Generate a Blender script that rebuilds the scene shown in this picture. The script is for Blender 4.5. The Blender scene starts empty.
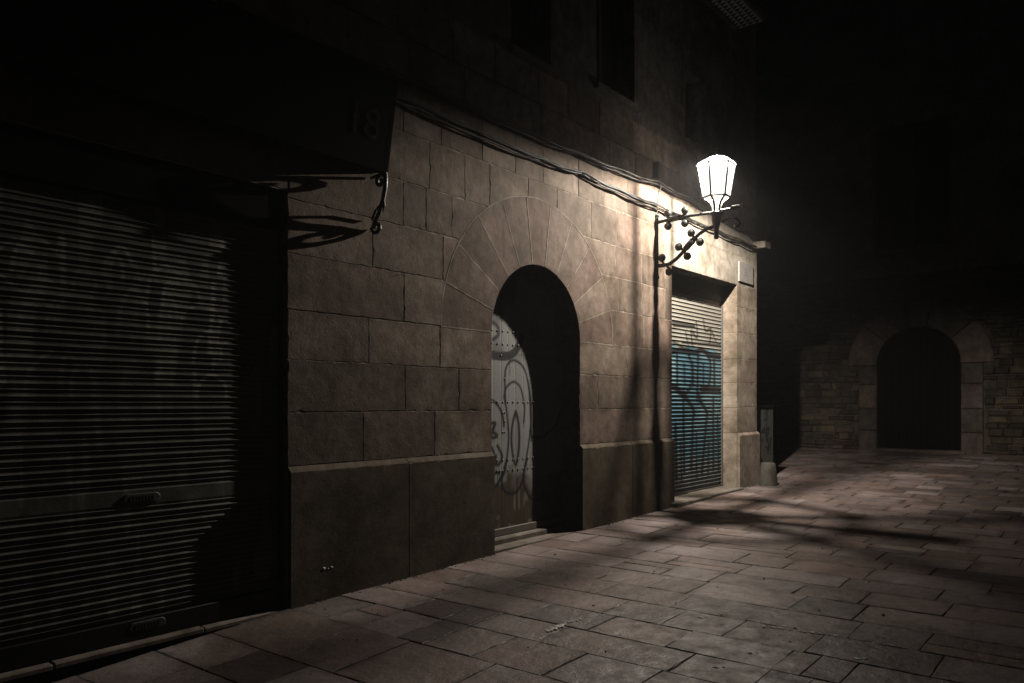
"""Night street: lantern on a sandstone house with an arched door and two roller shutters."""
LAMP_W, LAMP_PANE, OPTIC_SIGN, HAZE, SKY, ADDED_MOON, EXPO, DB = 1080, 1.1, 1, .0026, .0011, .0003, 0, 0
DOOR_STROKES = [(0.018, [(5.922, 1.571), (5.958, 1.663), (6.077, 1.723), (6.187, 1.667), (6.236, 1.542), (6.261, 1.433), (6.244, 1.292)]), (0.022, [(5.922, 1.571), (5.958, 1.435), (5.981, 1.282), (5.993, 1.129), (5.969, 0.947), (5.934, 0.797), (5.876, 0.706)]), (0.02, [(6.312, 1.747), (6.35, 1.622), (6.375, 1.464), (6.37, 1.274), (6.324, 1.038), (6.274, 0.852), (6.224, 0.679)]), (0.02, [(6.35, 1.195), (6.388, 1.139), (6.453, 1.12), (6.611, 1.139), (6.829, 1.264), (6.941, 1.462)]), (0.024, [(5.616, 1.555), (5.704, 1.533), (5.795, 1.496), (5.876, 1.413), (5.911, 1.314), (5.915, 1.261)]), (0.026, [(6.113, 1.411), (6.058, 1.28), (6.041, 1.127), (6.058, 0.973), (6.113, 0.847), (6.155, 0.968), (6.17, 1.123), (6.155, 1.294), (6.113, 1.411)]), (0.026, [(5.709, 1.288), (5.784, 1.294), (5.738, 1.22), (5.806, 1.173), (5.795, 1.151), (5.716, 1.147), (5.727, 1.183), (5.784, 1.286)]), (0.026, [(5.716, 1.058), (5.761, 0.988), (5.761, 0.884), (5.841, 0.872), (5.887, 0.952), (5.818, 1.061)]), (0.026, [(5.761, 0.884), (5.795, 0.957)]), (0.024, [(5.75, 0.803), (5.772, 0.779), (5.818, 0.798), (5.841, 0.774)]), (0.024, [(5.961, 0.908), (5.897, 0.762), (5.884, 0.68), (5.922, 0.593), (6.026, 0.55), (6.146, 0.573), (6.228, 0.686), (6.255, 0.787), (6.296, 0.888)]), (0.024, [(5.646, 0.634), (5.733, 0.626), (5.82, 0.668), (5.897, 0.778)]), (0.022, [(6.228, 0.686), (6.283, 0.561), (6.366, 0.475), (6.494, 0.436), (6.67, 0.508)]), (0.02, [(5.94, 1.513), (5.94, 1.84), (6.071, 1.948), (6.248, 1.87), (6.338, 1.627), (6.381, 1.096)]), (0.07, [(5.629, 2.006), (5.818, 1.98), (6.014, 1.997), (6.129, 2.069), (6.206, 2.186)]), (0.03, [(5.709, 2.331), (5.818, 2.286), (5.829, 2.197), (5.752, 2.148)])]
DOOR_ROWS = [1.51, 0.909, 0.801, 2.241, 2.107]
BLUE_STROKES = [(0.05, [(9.605, 2.22), (9.79, 2.254), (10.009, 2.266), (10.293, 2.25), (10.527, 2.294), (10.832, 2.23), (11.182, 2.219)]), (0.04, [(9.737, 2.201), (9.737, 1.75)]), (0.04, [(10.093, 2.219), (10.206, 2.018), (10.178, 1.758), (9.954, 1.627), (9.737, 1.7)]), (0.04, [(10.409, 2.235), (10.38, 1.544)]), (0.04, [(10.709, 2.25), (10.832, 2.094), (10.77, 1.769), (10.527, 1.712)]), (0.04, [(10.957, 2.181), (10.97, 1.773)]), (0.06, [(10.527, 1.706), (11.215, 1.694)]), (0.05, [(9.605, 1.723), (9.79, 1.688)]), (0.03, [(9.954, 2.06), (9.965, 1.805)]), (0.03, [(10.235, 2.097), (10.246, 1.759)]), (0.03, [(10.587, 2.085), (10.587, 1.792)]), (0.045, [(9.737, 1.685), (10.065, 1.536), (10.264, 1.38), (10.235, 1.251), (10.178, 0.528)]), (0.045, [(10.468, 1.537), (10.709, 1.35), (10.678, 1.19), (10.527, 0.451)]), (0.04, [(9.926, 1.688), (9.954, 0.492)]), (0.04, [(10.926, 1.565), (10.926, 0.477)]), (0.04, [(10.38, 1.694), (10.48, 1.537)]), (0.05, [(9.684, 1.185), (9.71, 0.434)]), (0.03, [(9.845, 0.929), (9.872, 0.371)]), (0.03, [(10.351, 1.039), (10.351, 0.385)]), (0.03, [(10.77, 0.891), (10.739, 0.409)]), (0.03, [(11.085, 1.291), (11.117, 0.436)])]
TOP_TAGS = [(0.03, [(10.351, 2.703), (10.38, 2.47), (10.178, 2.56), (10.235, 2.33)]), (0.03, [(10.587, 2.75), (10.66, 2.595), (10.845, 2.636), (10.801, 2.417)]), (0.03, [(9.899, 2.374), (11.215, 2.409)]), (0.025, [(10.009, 2.522), (10.093, 2.322)]), (0.025, [(9.631, 2.594), (10.293, 2.62)]), (0.025, [(10.895, 2.586), (11.021, 2.458)]), (0.03, [(9.605, 2.642), (10.293, 2.641)]), (0.03, [(9.605, 2.369), (9.899, 2.311)])]
import bpy, math, random
import numpy as np
from mathutils import Vector, Matrix
random.seed(7); rng = np.random.default_rng(7)
SC = bpy.context.scene; COL = SC.collection
rad = math.radians

# ------------------------------------------------------------------ mesh builder
class MB:
    def __init__(s): s.v=[]; s.f=[]; s.m=[]; s.d={}
    def add(s, vs, fs, m=0, dirt=None):
        b=len(s.v)
        for i,q in enumerate(dirt or ()): s.d[b+i]=q
        s.v += [tuple(p) for p in vs]
        s.f += [tuple(i+b for i in f) for f in fs]; s.m += [m]*len(fs)
    def box(s, x0,x1,y0,y1,z0,z1, m=0):
        s.add([(x0,y0,z0),(x1,y0,z0),(x1,y1,z0),(x0,y1,z0),(x0,y0,z1),(x1,y0,z1),(x1,y1,z1),(x0,y1,z1)],
              [(0,3,2,1),(4,5,6,7),(0,1,5,4),(1,2,6,5),(2,3,7,6),(3,0,4,7)], m)
    def cbox(s, x0,x1,y0,y1,z0,z1,c=.006,m=0):
        """box with every edge chamfered"""
        X=(x0,x1);Y=(y0,y1);Z=(z0,z1); vs=[]; idx={}
        for i in (0,1):
            for j in (0,1):
                for k in (0,1):
                    sx=c if i==0 else -c; sy=c if j==0 else -c; sz=c if k==0 else -c
                    for ax,p in enumerate(((X[i],Y[j]+sy,Z[k]+sz),(X[i]+sx,Y[j],Z[k]+sz),(X[i]+sx,Y[j]+sy,Z[k]))):
                        idx[i,j,k,ax]=len(vs); vs.append(p)
        g=lambda i,j,k,a: idx[i,j,k,a]
        fs=[]
        for i in (0,1):
            q=[g(i,0,0,0),g(i,1,0,0),g(i,1,1,0),g(i,0,1,0)]; fs.append(q if i else q[::-1])
            q=[g(0,i,0,1),g(0,i,1,1),g(1,i,1,1),g(1,i,0,1)]; fs.append(q if i else q[::-1])
            q=[g(0,0,i,2),g(1,0,i,2),g(1,1,i,2),g(0,1,i,2)]; fs.append(q if i else q[::-1])
            for j in (0,1):
                fs.append([g(i,j,0,0),g(i,j,1,0),g(i,j,1,1),g(i,j,0,1)])
                fs.append([g(i,0,j,0),g(i,1,j,0),g(i,1,j,2),g(i,0,j,2)])
                fs.append([g(0,i,j,1),g(1,i,j,1),g(1,i,j,2),g(0,i,j,2)])
                for k in (0,1): fs.append([g(i,j,k,0),g(i,j,k,1),g(i,j,k,2)])
        s.add(vs,fs,m)
    def tube(s, pts, r, n=8, m=0, cap=True):
        pts=[Vector(p) for p in pts]; R = r if isinstance(r,(list,tuple)) else [r]*len(pts)
        vs=[]; prev=None
        for i,p in enumerate(pts):
            t=(pts[min(i+1,len(pts)-1)]-pts[max(i-1,0)]).normalized()
            if prev is None:
                a=Vector((0,0,1)) if abs(t.z)<.9 else Vector((1,0,0)); u=t.cross(a).normalized()
            else: u=(prev-t*prev.dot(t)).normalized()
            prev=u; w=t.cross(u)
            for k in range(n):
                an=2*math.pi*k/n; vs.append(p+(u*math.cos(an)+w*math.sin(an))*R[i])
        fs=[]
        for i in range(len(pts)-1):
            for k in range(n):
                fs.append((i*n+k,i*n+(k+1)%n,(i+1)*n+(k+1)%n,(i+1)*n+k))
        if cap:
            fs.append(tuple(range(n))[::-1]); fs.append(tuple((len(pts)-1)*n+k for k in range(n)))
        s.add(vs,fs,m)
    def lathe(s, c, prof, n=16, m=0, phase=0, cap=False):
        vs=[]; 
        for r,z in prof:
            for k in range(n):
                a=2*math.pi*k/n+phase; vs.append((c[0]+r*math.cos(a),c[1]+r*math.sin(a),c[2]+z))
        fs=[(i*n+k,i*n+(k+1)%n,(i+1)*n+(k+1)%n,(i+1)*n+k) for i in range(len(prof)-1) for k in range(n)]
        if cap: fs += [tuple(range(n))[::-1], tuple((len(prof)-1)*n+k for k in range(n))]
        s.add(vs,fs,m)
    def ball(s, c, r, sx=1,sy=1,sz=1, n=12, m=0):
        vs=[(c[0],c[1],c[2]-r*sz)]; k0=n//2
        for i in range(1,k0):
            a=-math.pi/2+math.pi*i/k0
            for k in range(n):
                b=2*math.pi*k/n
                vs.append((c[0]+r*sx*math.cos(a)*math.cos(b),c[1]+r*sy*math.cos(a)*math.sin(b),c[2]+r*sz*math.sin(a)))
        vs.append((c[0],c[1],c[2]+r*sz)); fs=[]; T=len(vs)-1
        for k in range(n):
            fs.append((0,1+(k+1)%n,1+k)); fs.append((T,T-n+k,T-n+(k+1)%n))
        for i in range(k0-2):
            for k in range(n):
                fs.append((1+i*n+k,1+i*n+(k+1)%n,1+(i+1)*n+(k+1)%n,1+(i+1)*n+k))
        s.add(vs,fs,m)
    def build(s, name, mats, parent=None, smooth=False):
        me=bpy.data.meshes.new(name); me.from_pydata(s.v,[],s.f)
        mats = mats if isinstance(mats,(list,tuple)) else [mats]
        for m in mats: me.materials.append(m)
        me.polygons.foreach_set('material_index', s.m)
        if smooth: me.polygons.foreach_set('use_smooth',[True]*len(s.f))
        if s.d:
            at=me.attributes.new('dirt','FLOAT','POINT'); at.data.foreach_set('value',[s.d.get(i,0) for i in range(len(s.v))])
        me.update()
        return link(name, me, parent)

def link(name, data, parent=None):
    o=bpy.data.objects.new(name,data); COL.objects.link(o)
    if parent is not None:
        o.parent=parent
        if parent.type=='EMPTY' and parent.parent is None:
            o.matrix_parent_inverse=Matrix.Translation(-Vector(parent.location))
    return o
def thing(name, loc, label, cat, group=None):
    o=bpy.data.objects.new(name,None); COL.objects.link(o); o.location=loc; o.empty_display_size=.2
    return tag(o,label,cat,group)
def tag(o,label=None,cat=None,group=None,kind=None):
    if label: o['label']=label
    if cat: o['category']=cat
    if group: o['group']=group
    if kind: o['kind']=kind
    return o

# chamfered prism standing in the wall (x,z outline), front towards -Y
def cham(mb, outer, inner, yf, c, yb, m=0, halo=True):
    if not halo:
        n=len(outer); vs=[(x,yf,z) for x,z in inner]+[(x,yf+c,z) for x,z in outer]+[(x,yb,z) for x,z in outer]
        fs=[tuple(range(n))]
        for k in range(n):
            j=(k+1)%n; fs.append((n+k,n+j,j,k)); fs.append((2*n+k,2*n+j,n+j,n+k))
        mb.add(vs,fs,m); return
    n=len(outer); cx=sum(p[0] for p in inner)/n; cz=sum(p[1] for p in inner)/n
    wx=max(p[0] for p in inner)-cx; wz=max(p[1] for p in inner)-cz
    q=1-min(.045,.3*min(wx,wz))/max(min(wx,wz),1e-4)
    core=[(cx+(x-cx)*q,cz+(z-cz)*q) for x,z in inner]
    vs=[(x,yf,z) for x,z in inner]+[(x,yf+c,z) for x,z in outer]+[(x,yb,z) for x,z in outer]+[(x,yf,z) for x,z in core]
    p1,p2,p3=[random.uniform(0,6.28) for _ in range(3)]; am=random.uniform(.3,1)
    dirt=[max(0,min(1,am*(.4+.5*math.sin(x*9+p1)*math.sin(z*11+p2)+.35*math.sin(x*31+z*27+p3)))) for x,z in inner]
    fs=[tuple(range(3*n,4*n))]
    for k in range(n):
        j=(k+1)%n
        fs.append((k,j,3*n+j,3*n+k)); fs.append((n+k,n+j,j,k)); fs.append((2*n+k,2*n+j,n+j,n+k))
    mb.add(vs,fs,m,dirt+[.8]*n)
def ring(x0,x1,z0,z1,step):
    nx=max(1,int((x1-x0)/step)); nz=max(1,int((z1-z0)/step)); p=[]
    p+=[(x0+(x1-x0)*i/nx,z0) for i in range(nx)]
    p+=[(x1,z0+(z1-z0)*i/nz) for i in range(nz)]
    p+=[(x1-(x1-x0)*i/nx,z1) for i in range(nx)]
    p+=[(x0,z1-(z1-z0)*i/nz) for i in range(nz)]
    return p
def block(mb,x0,x1,z0,z1,yf=0,yb=.1,c=.003,m=0,gap=.0026,step=.035,j=.0012,cut=None):
    x0+=gap;x1-=gap;z0+=gap;z1-=gap
    out=ring(x0,x1,z0,z1,step); inn=[]
    fl=random.uniform(.25,.9); w1=[random.uniform(0,6.28) for _ in range(4)]
    o2=[]
    for (x,z) in out:
        e=.0022*(math.sin(x*23+w1[0])+math.sin(z*31+w1[1]))+random.uniform(-.0012,.0012)
        o2.append((x+e,z+.0022*(math.sin(x*27+w1[2])+math.sin(z*19+w1[3]))))
    for (x,z),(ox,oz) in zip(out,o2):
        cc=c*random.uniform(.6,1.3)+(random.random()<.09)*random.uniform(.004,.016)
        ix=ox+ (cc if x<x0+1e-6 else -cc if x>x1-1e-6 else 0)
        iz=oz+ (cc if z<z0+1e-6 else -cc if z>z1-1e-6 else 0)
        inn.append((ix,iz))
    if cut:
        ax,az,R=cut; ins=[(x-ax)**2+(z-az)**2<R*R for x,z in o2]
        if all(ins): return
        if any(ins):
            n=len(o2); st=next(k for k in range(n) if not ins[k] and ins[(k+1)%n])
            seq=[(st-k)%n for k in range(n)]                            # walk backwards from the last free point
            free=[]
            for k in seq:
                if ins[k]: break
                free.append(k)
            free=free[::-1]                                             # contiguous free run ending before the cut
            pe=o2[free[-1]]; ps=o2[free[0]]
            a0=math.atan2(pe[1]-az,pe[0]-ax); a1=math.atan2(ps[1]-az,ps[0]-ax)
            q=max(2,int(abs(a1-a0)*R/.05))
            arc=[a0+(a1-a0)*i/q for i in range(q+1)]
            po=[o2[k] for k in free]+[(ax+R*math.cos(a),az+R*math.sin(a)) for a in arc]
            pi_=[inn[k] for k in free]+[(ax+(R+c)*math.cos(a),az+(R+c)*math.sin(a)) for a in arc]
            cham(mb,po,pi_,yf+random.uniform(-j,j),c,yb,m,False); return
    cham(mb,o2,inn,yf+random.uniform(-j,j),c,yb,m)

# ------------------------------------------------------------------ materials
class NT:
    def __init__(s,name):
        s.mat=bpy.data.materials.new(name); s.mat.use_nodes=True; s.t=s.mat.node_tree
        s.b=s.t.nodes['Principled BSDF']; s.out=s.t.nodes['Material Output']
    def n(s,typ,ins=None,**kw):
        nd=s.t.nodes.new(typ)
        for k,v in kw.items(): setattr(nd,k,v)
        for k,v in (ins or {}).items():
            if hasattr(v,'is_output'): s.t.links.new(v,nd.inputs[k])
            else: nd.inputs[k].default_value=v
        return nd
    def co(s): return s.n('ShaderNodeTexCoord').outputs['Object']
    def noise(s,scale,detail=5,rough=.55,vec=None,dist=0):
        return s.n('ShaderNodeTexNoise',{'Vector':vec if vec is not None else s.co(),'Scale':scale,'Detail':detail,'Roughness':rough,'Distortion':dist}).outputs['Fac']
    def ramp(s,fac,stops):
        r=s.n('ShaderNodeValToRGB',{'Fac':fac}); e=r.color_ramp.elements
        while len(e)<len(stops): e.new(.5)
        for q,(p,c) in zip(e,stops): q.position=p; q.color=(*c,1) if len(c)==3 else c
        return r.outputs['Color']
    def mix(s,fac,a,b,mode='MIX'):
        m=s.n('ShaderNodeMix',data_type='RGBA',blend_type=mode)
        for k,v in ((0,fac),(6,a),(7,b)):
            if hasattr(v,'is_output'): s.t.links.new(v,m.inputs[k])
            elif isinstance(v,(int,float)): m.inputs[k].default_value=v
            else: m.inputs[k].default_value=(*v,1) if len(v)==3 else v
        return m.outputs[2]
    def math(s,op,a,b=0,c=0):
        m=s.n('ShaderNodeMath',operation=op)
        for k,v in enumerate((a,b,c)):
            if hasattr(v,'is_output'): s.t.links.new(v,m.inputs[k])
            else: m.inputs[k].default_value=v
        return m.outputs[0]
    def rnd(s): return s.n('ShaderNodeNewGeometry').outputs['Random Per Island']
    def bump(s,h,dist,strength=1,prev=None):
        ins={'Height':h,'Distance':dist,'Strength':strength}
        if prev is not None: ins['Normal']=prev
        return s.n('ShaderNodeBump',ins).outputs['Normal']
    def set(s,**kw):
        for k,v in kw.items():
            k={'col':'Base Color','rough':'Roughness','metal':'Metallic','nrm':'Normal','spec':'Specular IOR Level'}[k]
            if hasattr(v,'is_output'): s.t.links.new(v,s.b.inputs[k])
            else: s.b.inputs[k].default_value=(*v,1) if isinstance(v,tuple) and len(v)==3 else v
        return s.mat

def stone_mat(name,tones,rough=.85,bump=.006,stain=.5,fine=60,pit=True,island=True,streak=None):
    streak=stain if streak is None else streak
    t=NT(name); co=t.co()
    if island:
        base=t.ramp(t.rnd(),[(i/(len(tones)-1),c) for i,c in enumerate(tones)])
    else: base=tones[len(tones)//2]
    # veins of tone inside a block, broad stains, fine grain
    n1=t.noise(2.3,6,.6,co,.4); n2=t.noise(11,6,.65,co); n3=t.noise(fine,4,.6,co)
    col=t.mix(t.ramp(n1,[(.38,(0,0,0)),(.64,(1,1,1))]),base,t.mix(1,base,(.55,.53,.49),'MULTIPLY'))
    col=t.mix(t.ramp(n2,[(.42,(0,0,0)),(.68,(1,1,1))]),col,t.mix(1,col,(.66,.62,.58),'MULTIPLY'))
    col=t.mix(t.ramp(n3,[(.5,(0,0,0)),(.72,(stain,stain,stain))]),col,t.mix(1,col,(.5,.48,.46),'MULTIPLY'))
    n6=t.noise(.8,7,.68,co,1.2)
    col=t.mix(t.ramp(n6,[(.50,(0,0,0)),(.62,(stain,stain,stain))]),col,t.mix(1,col,(.50,.47,.42),'MULTIPLY'))
    n7=t.noise(4.5,7,.7,co,.8)
    col=t.mix(t.ramp(n7,[(.57,(0,0,0)),(.66,(stain,stain,stain))]),col,t.mix(1,col,(.55,.50,.45),'MULTIPLY'))
    dt=t.n('ShaderNodeAttribute',attribute_name='dirt').outputs['Fac']
    dt=t.math('MULTIPLY',dt,t.math('ADD',.35,t.noise(16,5,.7,co)))
    col=t.mix(dt,col,t.mix(1,col,(.40,.37,.33),'MULTIPLY'))
    # rain streaks running down
    mp=t.n('ShaderNodeMapping',{'Vector':co}); mp.inputs['Scale'].default_value=(5.5,5.5,.35)
    n4=t.noise(1.4,4,.6,mp.outputs[0])
    col=t.mix(t.ramp(n4,[(.5,(0,0,0)),(.72,(streak,streak,streak))]),col,t.mix(1,col,(.55,.52,.5),'MULTIPLY'))
    nr=t.bump(n2,bump*.6,1); nr=t.bump(n3,bump*.2,1,nr)
    if pit:
        v=t.n('ShaderNodeTexVoronoi',{'Vector':co,'Scale':38.0}).outputs['Distance']
        nr=t.bump(t.ramp(v,[(.05,(0,0,0)),(.35,(1,1,1))]),bump*.2,.6,nr)
    return t.set(col=col,rough=rough,nrm=nr,spec=.3)

M={}
M['stone']=stone_mat('sandstone',[(.20,.152,.120),(.36,.285,.230),(.28,.207,.168),(.44,.355,.290),(.24,.185,.148),(.37,.265,.220),(.32,.252,.202)])
M['vous']=stone_mat('arch sandstone',[(.22,.155,.128),(.38,.285,.238),(.30,.205,.170),(.43,.34,.285),(.26,.185,.155),(.35,.245,.205)])
M['plinth']=stone_mat('plinth stone',[(.150,.117,.083),(.172,.136,.098)],bump=.004,stain=.5,fine=90,streak=.12)
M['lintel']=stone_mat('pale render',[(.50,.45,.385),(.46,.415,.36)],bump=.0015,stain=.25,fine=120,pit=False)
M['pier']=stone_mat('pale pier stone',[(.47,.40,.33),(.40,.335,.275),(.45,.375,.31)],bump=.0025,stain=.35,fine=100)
M['mortar']=stone_mat('mortar',[(.56,.49,.42),(.56,.49,.42)],bump=.003,island=False,pit=False)
M['render']=stone_mat('upper render',[(.20,.18,.165),(.20,.18,.165)],bump=.003,island=False,pit=False,stain=.6)
M['sill']=stone_mat('sill stone',[(.36,.315,.28),(.30,.265,.235)],bump=.003,stain=.4)
M['rubble']=stone_mat('rubble stone',[(.075,.06,.043),(.045,.037,.028),(.125,.10,.065),(.036,.032,.025),(.07,.056,.045)],bump=.02,fine=30)
M['far']=stone_mat('far portal stone',[(.20,.148,.136),(.10,.086,.074),(.22,.165,.150),(.09,.078,.07),(.19,.146,.13)],bump=.006)
M['farwall']=stone_mat('far rubble bed',[(.09,.08,.065),(.09,.08,.065)],bump=.03,island=False,fine=20)
M['guard']=stone_mat('guard stone',[(.12,.112,.10),(.12,.112,.10)],bump=.004,island=False)

def slab_mat():
    t=NT('paving stone'); co=t.co()
    base=t.ramp(t.rnd(),[(0,(.17,.135,.134)),(.2,(.37,.302,.298)),(.4,(.25,.180,.160)),(.6,(.48,.398,.395)),(.8,(.20,.165,.166)),(1,(.41,.302,.275))])
    n1=t.noise(1.1,5,.6,co,.5); n2=t.noise(7,6,.65,co); n3=t.noise(70,4,.6,co); n5=t.noise(22,5,.7,co)
    col=t.mix(t.ramp(n1,[(.38,(0,0,0)),(.66,(1,1,1))]),base,t.mix(1,base,(.58,.55,.5),'MULTIPLY'))
    col=t.mix(t.ramp(n2,[(.42,(0,0,0)),(.72,(.8,.8,.8))]),col,t.mix(1,col,(.62,.6,.58),'MULTIPLY'))
    col=t.mix(t.ramp(n5,[(.58,(0,0,0)),(.74,(.55,.55,.55))]),col,(.055,.048,.043))
    col=t.mix(t.ramp(n3,[(.55,(0,0,0)),(.75,(.6,.6,.6))]),col,t.mix(1,col,(.5,.5,.5),'MULTIPLY'))
    dt=t.n('ShaderNodeAttribute',attribute_name='dirt').outputs['Fac']
    col=t.mix(t.math('MULTIPLY',dt,t.math('ADD',.35,n5)),col,(.03,.026,.023))
    n8=t.noise(.55,6,.65,co,1)
    col=t.mix(t.ramp(n8,[(.48,(0,0,0)),(.64,(.7,.7,.7))]),col,t.mix(1,col,(.5,.47,.44),'MULTIPLY'))
    nr=t.bump(t.noise(3.2,4,.6,co,.5),.018,1); nr=t.bump(n2,.009,1,nr); nr=t.bump(n5,.0035,1,nr); nr=t.bump(n3,.0018,1,nr)
    ro=t.ramp(n2,[(.3,(.34,.34,.34)),(.7,(.75,.75,.75))])
    return t.set(col=col,rough=ro,nrm=nr,spec=.45)
M['slab']=slab_mat()
t=NT('joint dirt and riser shade'); n=t.noise(9,5); M['dirt']=t.set(col=t.ramp(n,[(.3,(.02,.018,.015)),(.8,(.05,.045,.038))]),rough=.95,nrm=t.bump(t.noise(60),.006))

def iron_mat(name,c,rough=.5):
    t=NT(name); n=t.noise(45,5,.7); n2=t.noise(6,4)
    col=t.mix(t.ramp(n2,[(.45,(0,0,0)),(.7,(.5,.5,.5))]),c,(c[0]*1.6+.01,c[1]*1.2+.005,c[2]))
    return t.set(col=col,rough=t.ramp(n,[(.3,(rough-.12,)*3),(.7,(rough+.15,)*3)]),nrm=t.bump(n,.0015),metal=.0,spec=.5)
M['iron']=iron_mat('black painted iron',(.018,.02,.019))
M['cable']=iron_mat('cable sheath',(.03,.028,.026),.6)
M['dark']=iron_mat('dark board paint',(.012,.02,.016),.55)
M['window']=iron_mat('dark window wood',(.03,.03,.027),.6)
t=NT('far door wood and shutter shade'); M['fardoor_and_shade']=t.set(col=(.006,.0065,.0055),rough=.95,spec=.05)
t=NT('window glass'); M['pane_dark']=t.set(col=(.012,.014,.014),rough=.08,nrm=t.bump(t.noise(2.0,2),.004))
t=NT('faded gilt'); M['gilt']=t.set(col=t.mix(t.ramp(t.noise(30),[(.45,(0,0,0)),(.6,(1,1,1))]),(.030,.032,.025),(.010,.012,.010)),rough=.9,spec=.05)
t=NT('white paint and pale marks'); M['white']=t.set(col=t.ramp(t.noise(35),[(.35,(.38,.37,.34)),(.6,(.75,.74,.7))]),rough=.6)
t=NT('tile pale'); M['tile_a']=t.set(col=t.mix(t.noise(20),(.7,.7,.66),(.55,.56,.52)),rough=.4)
t=NT('tile dark'); M['tile_b']=t.set(col=(.03,.035,.035),rough=.5)
t=NT('plaque enamel'); M['plaque']=t.set(col=t.mix(t.ramp(t.noise(14),[(.4,(0,0,0)),(.7,(1,1,1))]),(.30,.285,.265),(.23,.215,.20)),rough=.5)
t=NT('plaque mark'); M['mark']=t.set(col=(.2,.19,.18),rough=.6)

def paint_mat(name,base,dark,rough,metal=0,grain=(1,1,1)):
    """painted surface: colour attribute 'paint' (rgb, a = cover) over a base"""
    t=NT(name); co=t.co()
    a=t.n('ShaderNodeAttribute',attribute_name='paint')
    mp=t.n('ShaderNodeMapping',{'Vector':co}); mp.inputs['Scale'].default_value=grain
    n=t.noise(6,6,.65,mp.outputs[0]); n2=t.noise(40,5,.7,co); n3=t.noise(3,5,.6,co)
    b=t.mix(t.ramp(n,[(.35,(0,0,0)),(.7,(1,1,1))]),base,dark)
    b=t.mix(t.ramp(n2,[(.52,(0,0,0)),(.72,(.5,.5,.5))]),b,t.mix(1,b,(.4,.38,.36),'MULTIPLY'))
    col=t.mix(a.outputs['Alpha'],b,a.outputs['Color'])
    col=t.mix(t.ramp(n3,[(.5,(0,0,0)),(.75,(.45,.45,.45))]),col,t.mix(1,col,(.55,.52,.5),'MULTIPLY'))
    col=t.mix(t.ramp(n2,[(.6,(0,0,0)),(.68,(.55,.55,.55))]),col,t.mix(1,col,(.5,.48,.45),'MULTIPLY'))
    return t.set(col=col,rough=t.ramp(n2,[(.3,(rough-.1,)*3),(.7,(rough+.12,)*3)]),metal=metal,nrm=t.bump(n2,.0012),spec=.4)
M['doorwood']=paint_mat('grey painted door wood',(.34,.335,.325),(.25,.245,.235),.6,0,(6,6,.5))
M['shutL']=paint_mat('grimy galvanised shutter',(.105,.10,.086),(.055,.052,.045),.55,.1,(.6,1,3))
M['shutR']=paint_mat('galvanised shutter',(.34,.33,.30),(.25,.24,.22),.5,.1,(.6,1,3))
M['cabinet']=paint_mat('grey utility cabinet',(.12,.12,.112),(.09,.09,.084),.6)

def glow(name,c,e,clear):
    t=NT(name); t.t.nodes.remove(t.b)
    em=t.n('ShaderNodeEmission',{'Color':(*c,1),'Strength':e})
    if clear:
        tr=t.n('ShaderNodeBsdfTransparent',{'Color':(.96,.96,.96,1)})
        sh=t.n('ShaderNodeAddShader'); t.t.links.new(em.outputs[0],sh.inputs[0]); t.t.links.new(tr.outputs[0],sh.inputs[1])
    else: sh=em
    t.t.links.new(sh.outputs[0],t.out.inputs['Surface']); return t.mat
LC=(1,.912,.785)
M['pane']=glow('lit frosted lantern glass',(1,.95,.84),LAMP_PANE,True)
M['opal']=glow('lit opal lantern roof',(1,.95,.86),8,False)
M['bulb']=glow('lit bulb',(1,.95,.85),14,True)

# ------------------------------------------------------------------ painting by strokes
def seg_dist(P,pts):
    d=np.full(len(P),9.0)
    for (x0,z0),(x1,z1) in zip(pts,pts[1:]):
        a=np.array((x0,z0)); v=np.array((x1-x0,z1-z0)); L=max((v*v).sum(),1e-9)
        tt=np.clip(((P-a)@v)/L,0,1); q=P-a-tt[:,None]*v
        d=np.minimum(d,np.hypot(q[:,0],q[:,1]))
    return d
def smooth(pts,n=3):
    pts=[np.array(p,float) for p in pts]
    if len(pts)<3: return [tuple(p) for p in pts]
    out=[]
    for i in range(len(pts)-1):
        p0=pts[max(i-1,0)];p1=pts[i];p2=pts[i+1];p3=pts[min(i+2,len(pts)-1)]
        for k in range(n):
            s=k/n
            out.append(tuple(.5*((2*p1)+(p2-p0)*s+(2*p0-5*p1+4*p2-p3)*s*s+(3*p1-p0-3*p2+p3)*s**3)))
    out.append(tuple(pts[-1])); return out
def vnoise(P,sc,seed=0):
    """value noise in 2-D, numpy"""
    r=np.random.default_rng(seed); G=r.random((257,257))
    q=P*sc+1000.0; i=np.floor(q).astype(int); f=q-i; f=f*f*(3-2*f)
    a=lambda dx,dz: G[(i[:,0]+dx)%256,(i[:,1]+dz)%256]
    return (a(0,0)*(1-f[:,0])+a(1,0)*f[:,0])*(1-f[:,1])+(a(0,1)*(1-f[:,0])+a(1,1)*f[:,0])*f[:,1]
class Paint:
    def __init__(s,P): s.P=np.asarray(P,float); s.c=np.zeros((len(s.P),4))
    def lay(s,mask,col):
        mask=np.clip(mask,0,1); col=np.asarray(col); a=s.c[:,3]
        na=mask+a*(1-mask)
        s.c[:,:3]=np.where(na[:,None]>1e-6,(col*mask[:,None]+s.c[:,:3]*(a*(1-mask))[:,None])/np.maximum(na,1e-6)[:,None],s.c[:,:3])
        s.c[:,3]=na
    def strokes(s,S,col,a=1,soft=.006):
        for w,pts in S:
            d=seg_dist(s.P,smooth(pts)); s.lay(a*np.clip((w/2+soft-d)/(2*soft),0,1),col)
    def write(s,o):
        at=o.data.color_attributes.new('paint','FLOAT_COLOR','POINT')
        at.data.foreach_set('color',s.c.astype(np.float32).ravel())
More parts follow.
